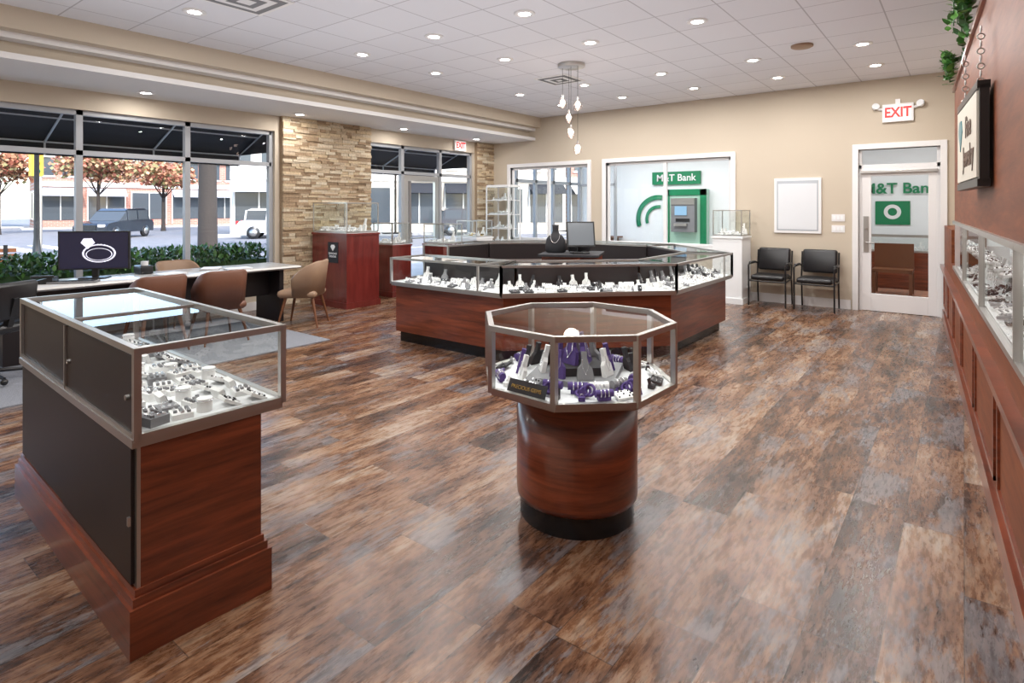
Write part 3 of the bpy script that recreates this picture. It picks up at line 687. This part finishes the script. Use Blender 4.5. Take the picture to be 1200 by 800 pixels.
def plant(name,x,y,z,n,spread,seed,drop):
    rg=random.Random(seed); m=MB(); m.lathe((0,0,0),[(.06,0),(.09,.13),(.1,.14),(.085,.13),(.001,.12)],STONES[1],16)
    for v in range(n):
        a=rg.uniform(0,2*math.pi); ln=rg.uniform(.5,1); pts=[(0,0,.13)]; steps=8
        for k in range(1,steps):
            t=k/steps; q=(-abs(math.cos(a))*.25*spread*ln*min(1,t*2)-(.14 if t>.4 else .0), math.sin(a)*spread*t*ln*1.3, .14+.10*math.sin(t*3)-(drop*ln*max(0,t-.4)))
            pts.append(q)
        m.path(pts,.004,POTH[2],4)
        for q in pts[1:]:
            for _ in range(4):
                s_=rg.uniform(.03,.05); T=m.T
                m.T=Matrix.Translation((q[0]+rg.uniform(-.03,.02),q[1]+rg.uniform(-.05,.05),q[2]+rg.uniform(-.03,.04)))@RZ(rg.uniform(0,360))@RX(rg.uniform(10,80))
                m.add([(0,0,0),(s_*.6,s_*.5,.006),(s_*.45,s_*1.2,0),(0,s_*1.9,-.01),(-s_*.45,s_*1.2,0),(-s_*.6,s_*.5,.006)],[(0,1,2,3,4,5)],rg.choice(POTH)); m.T=T
    m.obj(name,loc=(x,y,z))
plant('potted_pothos',wx(7.2)+.13,7.1,2.771,8,.3,1,.35)
plant('potted_pothos',wx(5)+.13,4.9,2.771,9,.45,2,.5)
plant('potted_pothos',wx(4)+.13,3.9,2.771,9,.45,3,.4)
# ================================================================ BANK LOBBY BEYOND
m=MB(); m.box(-8.5,1.2,14.2,14.35,0,3.2,WALLW); m.box(1.1,1.2,YB+.15,14.2,0,3.2,WALLW); m.box(-8.6,1.2,YB+.15,14.35,3.1,3.2,WALLW)
m.box(-2.2,-2.1,11.6,14.2,0,3.1,WALLW); m.box(-8.5,-2.6,YB+.15,14.2,.0,.01,CONC); m.obj('wall_lobby')
m=MB()
for y in (10.4,11.2,12.0,12.8,13.6,14.15): m.box(-8.58,-8.5,y-.04,y+.04,0,3.1,WINFR)
for z in (.05,2.2,3.05): m.box(-8.58,-8.5,10.35,14.2,z-.04,z+.04,WINFR)
m.quad((-8.54,10.35,0),(-8.54,14.2,0),(-8.54,14.2,3.1),(-8.54,10.35,3.1),WGLASS); m.obj('window_5')
m=MB()
for x in (-7.6,-7.1,-6.62): m.box(x-.03,x+.03,12.6,12.66,.01,2.6,WINFR)
for z in (.1,2.1,2.57): m.box(-7.6,-6.62,12.6,12.66,z-.03,z+.03,WINFR)
m.quad((-7.6,12.63,.1),(-6.62,12.63,.1),(-6.62,12.63,2.57),(-7.6,12.63,2.57),WGLASS); m.obj('window_6')
m=MB(); m.box(-6.35,-5.1,14.12,14.19,2.13,2.45,GREEN); so=m.obj('bank_wall_sign'); text('letters','M&T Bank',.24,(-5.72,14.115,2.29),0,WHITE,so,off=.004)
m=MB(); GL=simple('pale_green_panel',(.40,.62,.50),.4)
m.box(-5.95,-4.9,14.0,14.19,0,2.0,GL); m.box(-5.95,-5.83,13.97,14.0,0,2.0,GREEN); m.box(-5.05,-4.9,13.97,14.0,0.0,2.0,GREEN); m.box(-5.95,-4.9,13.97,14.0,1.85,2.0,GREEN)
m.box(-5.72,-5.13,13.82,14.0,.95,1.78,VELG); m.box(-5.72,-5.13,13.80,13.83,1.62,1.78,ALU); m.box(-5.62,-5.32,13.8,13.82,1.36,1.58,simple('atm_screen',(.2,.35,.5),.2,emit=.4)); m.box(-5.62,-5.3,13.74,13.84,1.1,1.16,ALU); m.box(-5.6,-5.25,13.81,13.82,1.2,1.28,BLACK)
m.obj('cash_machine')
m=MB()
m.T=Matrix.Translation((-6.2,14.17,1.25))@RX(90); m.lathe((0,0,0),[(.5,0),(.62,0),(.62,.01),(.5,.01)],GREEN,30,cap=False,a0=80,a1=200); m.lathe((0,0,0),[(.28,0),(.36,0),(.36,.01),(.28,.01)],GREEN,30,cap=False,a0=80,a1=200); m.obj('green_wall_graphic')
m=MB(); m.box(-7.9,-7.3,13.95,14.1,.01,.75,LEGW); m.box(-8.0,-7.2,13.7,14.15,.75,.79,LEGW); m.box(-7.98,-7.94,13.72,13.76,.01,.75,LEGW); m.box(-7.26,-7.22,13.72,13.76,.01,.75,LEGW); m.obj('lobby_writing_desk')
m=MB(); m.box(-1.45,-.85,14.17,14.19,1.2,1.68,GREEN)
m.T=Matrix.Translation((-1.15,14.16,1.46))@RX(90); m.lathe((0,0,0),[(.08,0),(.15,0)],WHITE,24,cap=False); m.T=Matrix.Identity(4)
so=m.obj('bank_logo_sign'); text('letters','M&T Bank',.30,(-1.03,14.14,1.93),0,GREEN,so,off=.006)
m=MB(); m.box(-1.9,-.3,13.3,13.8,0,.7,CHERRY); glassbox(m,[(-1.9,13.3),(-.3,13.3),(-.3,13.8),(-1.9,13.8)],.72,1.0,.03); stock(m,(-1.85,13.35),(1,0),1.5,.4,.73,9,(VELW,)); m.obj('lobby_display_counter')
m=MB(); m.box(-1.3,-.7,12.2,12.6,.40,.46,LEGW); m.box(-1.3,-.7,12.57,12.62,.46,.9,LEGW)
for xx in (-1.3,-.75):
    for yy in (12.2,12.57): m.box(xx,xx+.05,yy,yy+.05,.008,.42,LEGW)
m.obj('lobby_wooden_bench')
BR=brickmat('brick_paver',(.30,.12,.07),(.38,.17,.10),(.2,.15,.12),.2,.1,.008)
m=MB(); m.box(-2.08,1.0,10.36,13.2,.0,.008,BR); m.obj('floor_lobby_brick')
for x,y,s_,E in ((-5.5,12.2,2.2,120),(-.7,12.2,1.4,50)):
    l=bpy.data.lights.new('lobby','AREA'); l.shape='RECTANGLE'; l.size=s_*1.6; l.size_y=s_; l.energy=E
    lo=bpy.data.objects.new('lobby_ceiling_light',l); sc.collection.objects.link(lo); lo.location=(x,y,3.05)
# ================================================================ EXTERIOR
m=MB(); m.box(-14,-8.72,-30,60,-.16,-.06,CONC); m.box(-14.15,-14,-30,60,-.2,-.06,CONC); m.obj('ground_sidewalk')
m=MB(); m.box(-110,-14.15,-60,110,-.3,-.2,ASPH); m.box(-19.1,-19,-30,60,-.2,-.195,WHITE)
for i in range(9): m.box(-34,-29,-2+i*1.2,-1.4+i*1.2,-.2,-.195,WHITE)
m.obj('ground_street')
def awning(y0,y1):
    m=MB(); xa,za,xb,zb=-8.72,2.95,-9.9,2.46
    m.quad((xa,y0,za),(xa,y1,za),(xb,y1,zb),(xb,y0,zb),AWN); m.quad((xa,y0,za),(xb,y0,zb),(xb,y0,zb-.02),(xa,y0,zb-.02),AWN); m.quad((xa,y1,za),(xb,y1,zb),(xb,y1,zb-.02),(xa,y1,zb-.02),AWN)
    m.quad((xb,y0,zb),(xb,y1,zb),(xb,y1,zb-.20),(xb,y0,zb-.20),AWN)
    n=max(1,int(round((y1-y0)/1.25)))
    for i in range(n+1):
        y=y0+(y1-y0)*i/n; m.bar((xa,y,za-.03),(xb,y,zb-.03),.02,AWL); m.bar((xb+.02,y,zb),(xb+.02,y,zb-.19),.02,AWL)
    for t in (.45,): m.bar((xa+(xb-xa)*t,y0,za+(zb-za)*t-.03),(xa+(xb-xa)*t,y1,za+(zb-za)*t-.03),.018,AWL)
    m.bar((xb+.02,y0,zb-.02),(xb+.02,y1,zb-.02),.02,AWL)
    m.obj('storefront_awning')
awning(-.3,5.1); awning(6.7,9.8)
def foliage(m,c,r,n,s,mats,rg,sz=.8):
    for _ in range(n):
        d=Vector((rg.gauss(0,1),rg.gauss(0,1),rg.gauss(0,1))).normalized()*r*rg.uniform(.35,1)
        q=Vector(c)+Vector((d.x,d.y,d.z*sz)); T=m.T
        m.T=Matrix.Translation(q)@Matrix.Rotation(rg.uniform(0,6.3),4,'Z')@Matrix.Rotation(rg.uniform(0,3.1),4,'X')
        m.add([(-s/2,0,0),(0,-s/2,0),(s/2,0,0),(0,s/2,0)],[(0,1,2,3)],rg.choice(mats)); m.T=T
rg=random.Random(2)
m=MB(); m.box(-9.75,-9.05,-.5,5.2,-.06,.72,LEAF[2])
for _ in range(9000):
    y=rg.uniform(-.5,5.2); x=rg.uniform(-9.85,-8.95); z=rg.choice((rg.uniform(0,.85),rg.uniform(.7,.95))); s=rg.uniform(.03,.06)
    T=m.T; m.T=Matrix.Translation((x,y,z))@Matrix.Rotation(rg.uniform(0,6.3),4,'Z')@Matrix.Rotation(rg.uniform(0,3.1),4,'X')
    m.add([(-s/2,0,0),(0,-s,0),(s/2,0,0),(0,s,0)],[(0,1,2,3)],rg.choice(LEAF)); m.T=T
m.obj('boxwood_hedge')
def tree(name,x,y,h,r,mats,n,tr,seed,s=.3):
    rg=random.Random(seed); m=MB()
    m.lathe((0,0,-.2),[(tr*1.4,0),(tr,.5),(tr*.85,h*.45),(tr*.5,h*.75)],BARK,12)
    for i in range(7):
        a=i*.9; e=(math.cos(a)*r*.7,math.sin(a)*r*.7,h*.7+rg.uniform(0,r*.6)); m.tube((0,0,h*.45),e,tr*.35,BARK,6,tr*.08)
        foliage(m,e,r*.55,n//7,s,mats,rg)
    foliage(m,(0,0,h*.85),r*.7,n//4,s,mats,rg); m.obj(name,loc=(x,y,0))
tree('street_tree',-18.4,8.5,9,3,[AUT[1],LEAF[1],LEAF[0]],1600,.28,1)
tree('street_tree',-51,15.6,5.4,2.3,AUT,2000,.13,2); tree('street_tree',-47,18.5,4.8,1.9,AUT,1500,.13,3); tree('street_tree',-44,4.5,5.2,2.2,AUT,1600,.13,5); tree('street_tree',-49,9.5,5.0,2.0,AUT,1500,.13,6); tree('street_tree',-22,20,7,2.5,[AUT[1],LEAF[1]],1500,.15,4)
BRK=brickmat('brick_facade',(.34,.14,.10),(.40,.18,.13),(.4,.33,.3),.4,.14,.012,axes='YZ'); BRK2=brickmat('tan_brick_facade',(.52,.46,.38),(.57,.50,.42),(.5,.45,.4),.4,.14,.012,axes='YZ')
DG=simple('dark_shop_glass',(.06,.07,.08),.08); CREAM=simple('cream_trim',(.66,.64,.60),.6); AWG=simple('shop_awning_grey',(.30,.31,.34),.7)
def building(x,y,rz,Lb,h,mat,aw,seed):
    rg=random.Random(seed); m=MB(); m.box(-8,0,0,Lb,-.2,h,mat); m.box(0,.25,0,Lb,h-.5,h,CREAM); m.box(0,.12,0,Lb,3.3,3.7,CREAM); m.box(0,2.5,-1,Lb+1,-.2,-.1,CONC)
    n=max(2,int(Lb/3)); w=Lb/n
    for i in range(n):
        a=i*w
        m.box(0,.06,a+.25,a+w-.25,.5,2.9,DG); m.box(0,.1,a+.2,a+.28,.1,3,CREAM); m.box(0,.1,a+w-.28,a+w-.2,.1,3,CREAM); m.box(0,.1,a+.2,a+w-.2,2.85,2.95,CREAM); m.box(0,.1,a+w/2-.04,a+w/2+.04,.5,2.9,CREAM)
        if i%3!=2: m.quad((0,a+.2,3.2),(0,a+w-.2,3.2),(1.1,a+w-.2,2.5),(1.1,a+.2,2.5),aw)
        for zz in (4.2,7.2):
            if zz+1.7<h:
                for q in (.25,.65): m.box(0,.05,a+w*q-.35,a+w*q+.35,zz,zz+1.6,DG); m.box(0,.1,a+w*q-.45,a+w*q+.45,zz-.15,zz,CREAM); m.box(0,.1,a+w*q-.45,a+w*q+.45,zz+1.6,zz+1.75,CREAM)
    for q in (-2,-5):
        m.box(q-1,q+.6,-.06,0,.6,2.8,DG); m.box(q-1.1,q+.7,-.1,0,2.8,2.95,CREAM); m.box(q-1.1,q+.7,-.1,0,.5,.6,CREAM)
        if h>6.2: m.box(q-.6,q+.2,-.06,0,4.2,5.8,DG); m.box(q-.7,q+.3,-.1,0,4.05,4.2,CREAM)
    o=m.obj('shop_building',loc=(x,y,0)); o.rotation_euler=(0,0,math.radians(rz))
building(-36,18,-37,10,6.5,CREAM,AWG,1); building(-29.9,26.1,-37,12,7.5,BRK2,AWN,2); building(-22.6,35.8,-37,14,9,BRK,CREAM,3); building(-14,47.2,-37,16,7.5,BRK2,AWN,4)
building(-60,14,-10,16,6.2,BRK,AWG,5); building(-66,-4,0,17,6,BRK2,AWN,6); building(-60,-26,0,20,7,BRK,AWN,7)
def car(x,y,rz,col,seed=0):
    P=simple('car_paint_%d'%seed,col,.2,metal=.3,coat=.8); m=MB(); T=m.T
    body=[(-2.2,.35),(-2.25,.8),(-2.1,1.0),(-1.7,1.05),(1.0,1.0),(2.0,.88),(2.25,.7),(2.25,.35)]
    m.extr(body,-.9,.9,P); m.extr([(-1.95,1.03),(-1.72,1.58),(.3,1.58),(1.05,1.0)],-.83,.83,DG)
    m.extr([(-1.8,1.56),(-1.5,1.7),(.1,1.68),(.38,1.56)],-.76,.76,P)
    for xx in (-1.85,-.75,.25):
        for yy in (-.83,.80): m.obox((xx+.05,yy+.015,1.3),(.09,.04,.6),RY(8),P)
    for xx in (-1.4,1.4):
        for yy in (-.92,.74):
            m.T=Matrix.Translation((xx,yy+.18,.35))@RX(90); m.lathe((0,0,0),[(.001,0),(.33,0),(.36,.04),(.36,.15),(.33,.18),(.001,.18)],BLACK,20); m.lathe((0,0,-.005),[(.001,0),(.2,0),(.21,.19),(.001,.19)],ALU,12); m.T=T
    m.box(2.2,2.27,-.8,-.45,.68,.82,WHITE); m.box(2.2,2.27,.45,.8,.68,.82,WHITE); m.box(2.22,2.28,-.35,.35,.5,.78,BLACK); m.box(-2.28,-2.2,-.85,-.6,.75,1,RED); m.box(-2.28,-2.2,.6,.85,.75,1,RED)
    o=m.obj('parked_car',loc=(x,y,-.2)); o.rotation_euler=(0,0,math.radians(rz))
car(-39,12.8,-50,(.02,.025,.035),1); car(-50,6,90,(.5,.5,.52),2); car(-48,1,90,(.25,.03,.03),3); car(-31,18.5,53,(.6,.6,.62),4); car(-25,28,53,(.05,.05,.06),5)
m=MB(); m.lathe((0,0,-.2),[(.2,0),(.2,.1),(.13,.25),(.16,.5),(.09,.7),(.06,1),(.05,3.0),(.09,3.1)],BLACK,14); m.lathe((0,0,2.9),[(.08,0),(.2,.15),(.22,.5),(.1,.6),(.001,.75)],VELW,14); m.obj('street_lamp',loc=(-17.5,4.1,0))
m=MB()
for i in range(5): m.box(-.9,.9,-.25+i*.1,-.18+i*.1,.42,.46,LEGW)
for i in range(4): m.box(-.9,.9,.27,.3,.52+i*.1,.59+i*.1,LEGW)
for s_ in (-.75,.75): m.box(s_-.03,s_+.03,-.25,-.2,0,.42,BLACK); m.box(s_-.03,s_+.03,.24,.3,0,.95,BLACK); m.box(s_-.03,s_+.03,-.25,.3,.38,.42,BLACK); m.box(s_-.03,s_+.03,-.25,.3,.62,.66,BLACK)
o=m.obj('park_bench',loc=(-13.2,1.9,-.06)); o.rotation_euler=(0,0,math.radians(80))
m=MB(); m.tube((0,0,-.2),(0,0,5.6),.09,ALU,10); m.tube((0,0,5.3),(0,-5,5.5),.06,ALU,8)
YEL=simple('signal_yellow',(.6,.38,.03),.5)
for y,zc in ((-2.5,4.6),(-4.6,4.6),(-.1,3.2)):
    m.box(-.15,.2,y-.18,y+.18,zc-.5,zc+.5,YEL)
    for k,mt in enumerate((GREEN,YEL,RED)): m.ball((.2,y,zc-.32+k*.32),.1,mt,8)
m.obj('traffic_signal',loc=(-27,6.4,0))
# ================================================================ WORLD / SUN / CAMERA
w=bpy.data.worlds.new('world'); sc.world=w; w.use_nodes=True; nt=w.node_tree; bg=nt.nodes['Background']
sky=nt.nodes.new('ShaderNodeTexSky'); sky.sky_type='NISHITA'; sky.sun_disc=False; sky.sun_elevation=math.radians(42); sky.sun_rotation=math.radians(70); sky.air_density=1; sky.dust_density=1.5
nt.links.new(sky.outputs[0],bg.inputs['Color']); bg.inputs['Strength'].default_value=.8
s=bpy.data.lights.new('sun','SUN'); s.energy=6; s.angle=.01; s.color=(1,.95,.88); so=bpy.data.objects.new('sun',s); sc.collection.objects.link(so)
so.rotation_euler=Vector((-.65,.35,-.62)).to_track_quat('-Z','Y').to_euler(); so.location=(5,0,20)
cam=bpy.data.cameras.new('camera'); co=bpy.data.objects.new('camera',cam); sc.collection.objects.link(co)
cam.sensor_width=36; cam.lens=685/1200*36; cam.shift_y=-157/1200; cam.clip_start=.03; cam.clip_end=300
co.location=(0,0,1.55); co.rotation_euler=(math.radians(90),0,math.radians(37.7)); sc.camera=co
sc.view_settings.view_transform='Standard'; sc.view_settings.look='None'; sc.view_settings.exposure=0.12
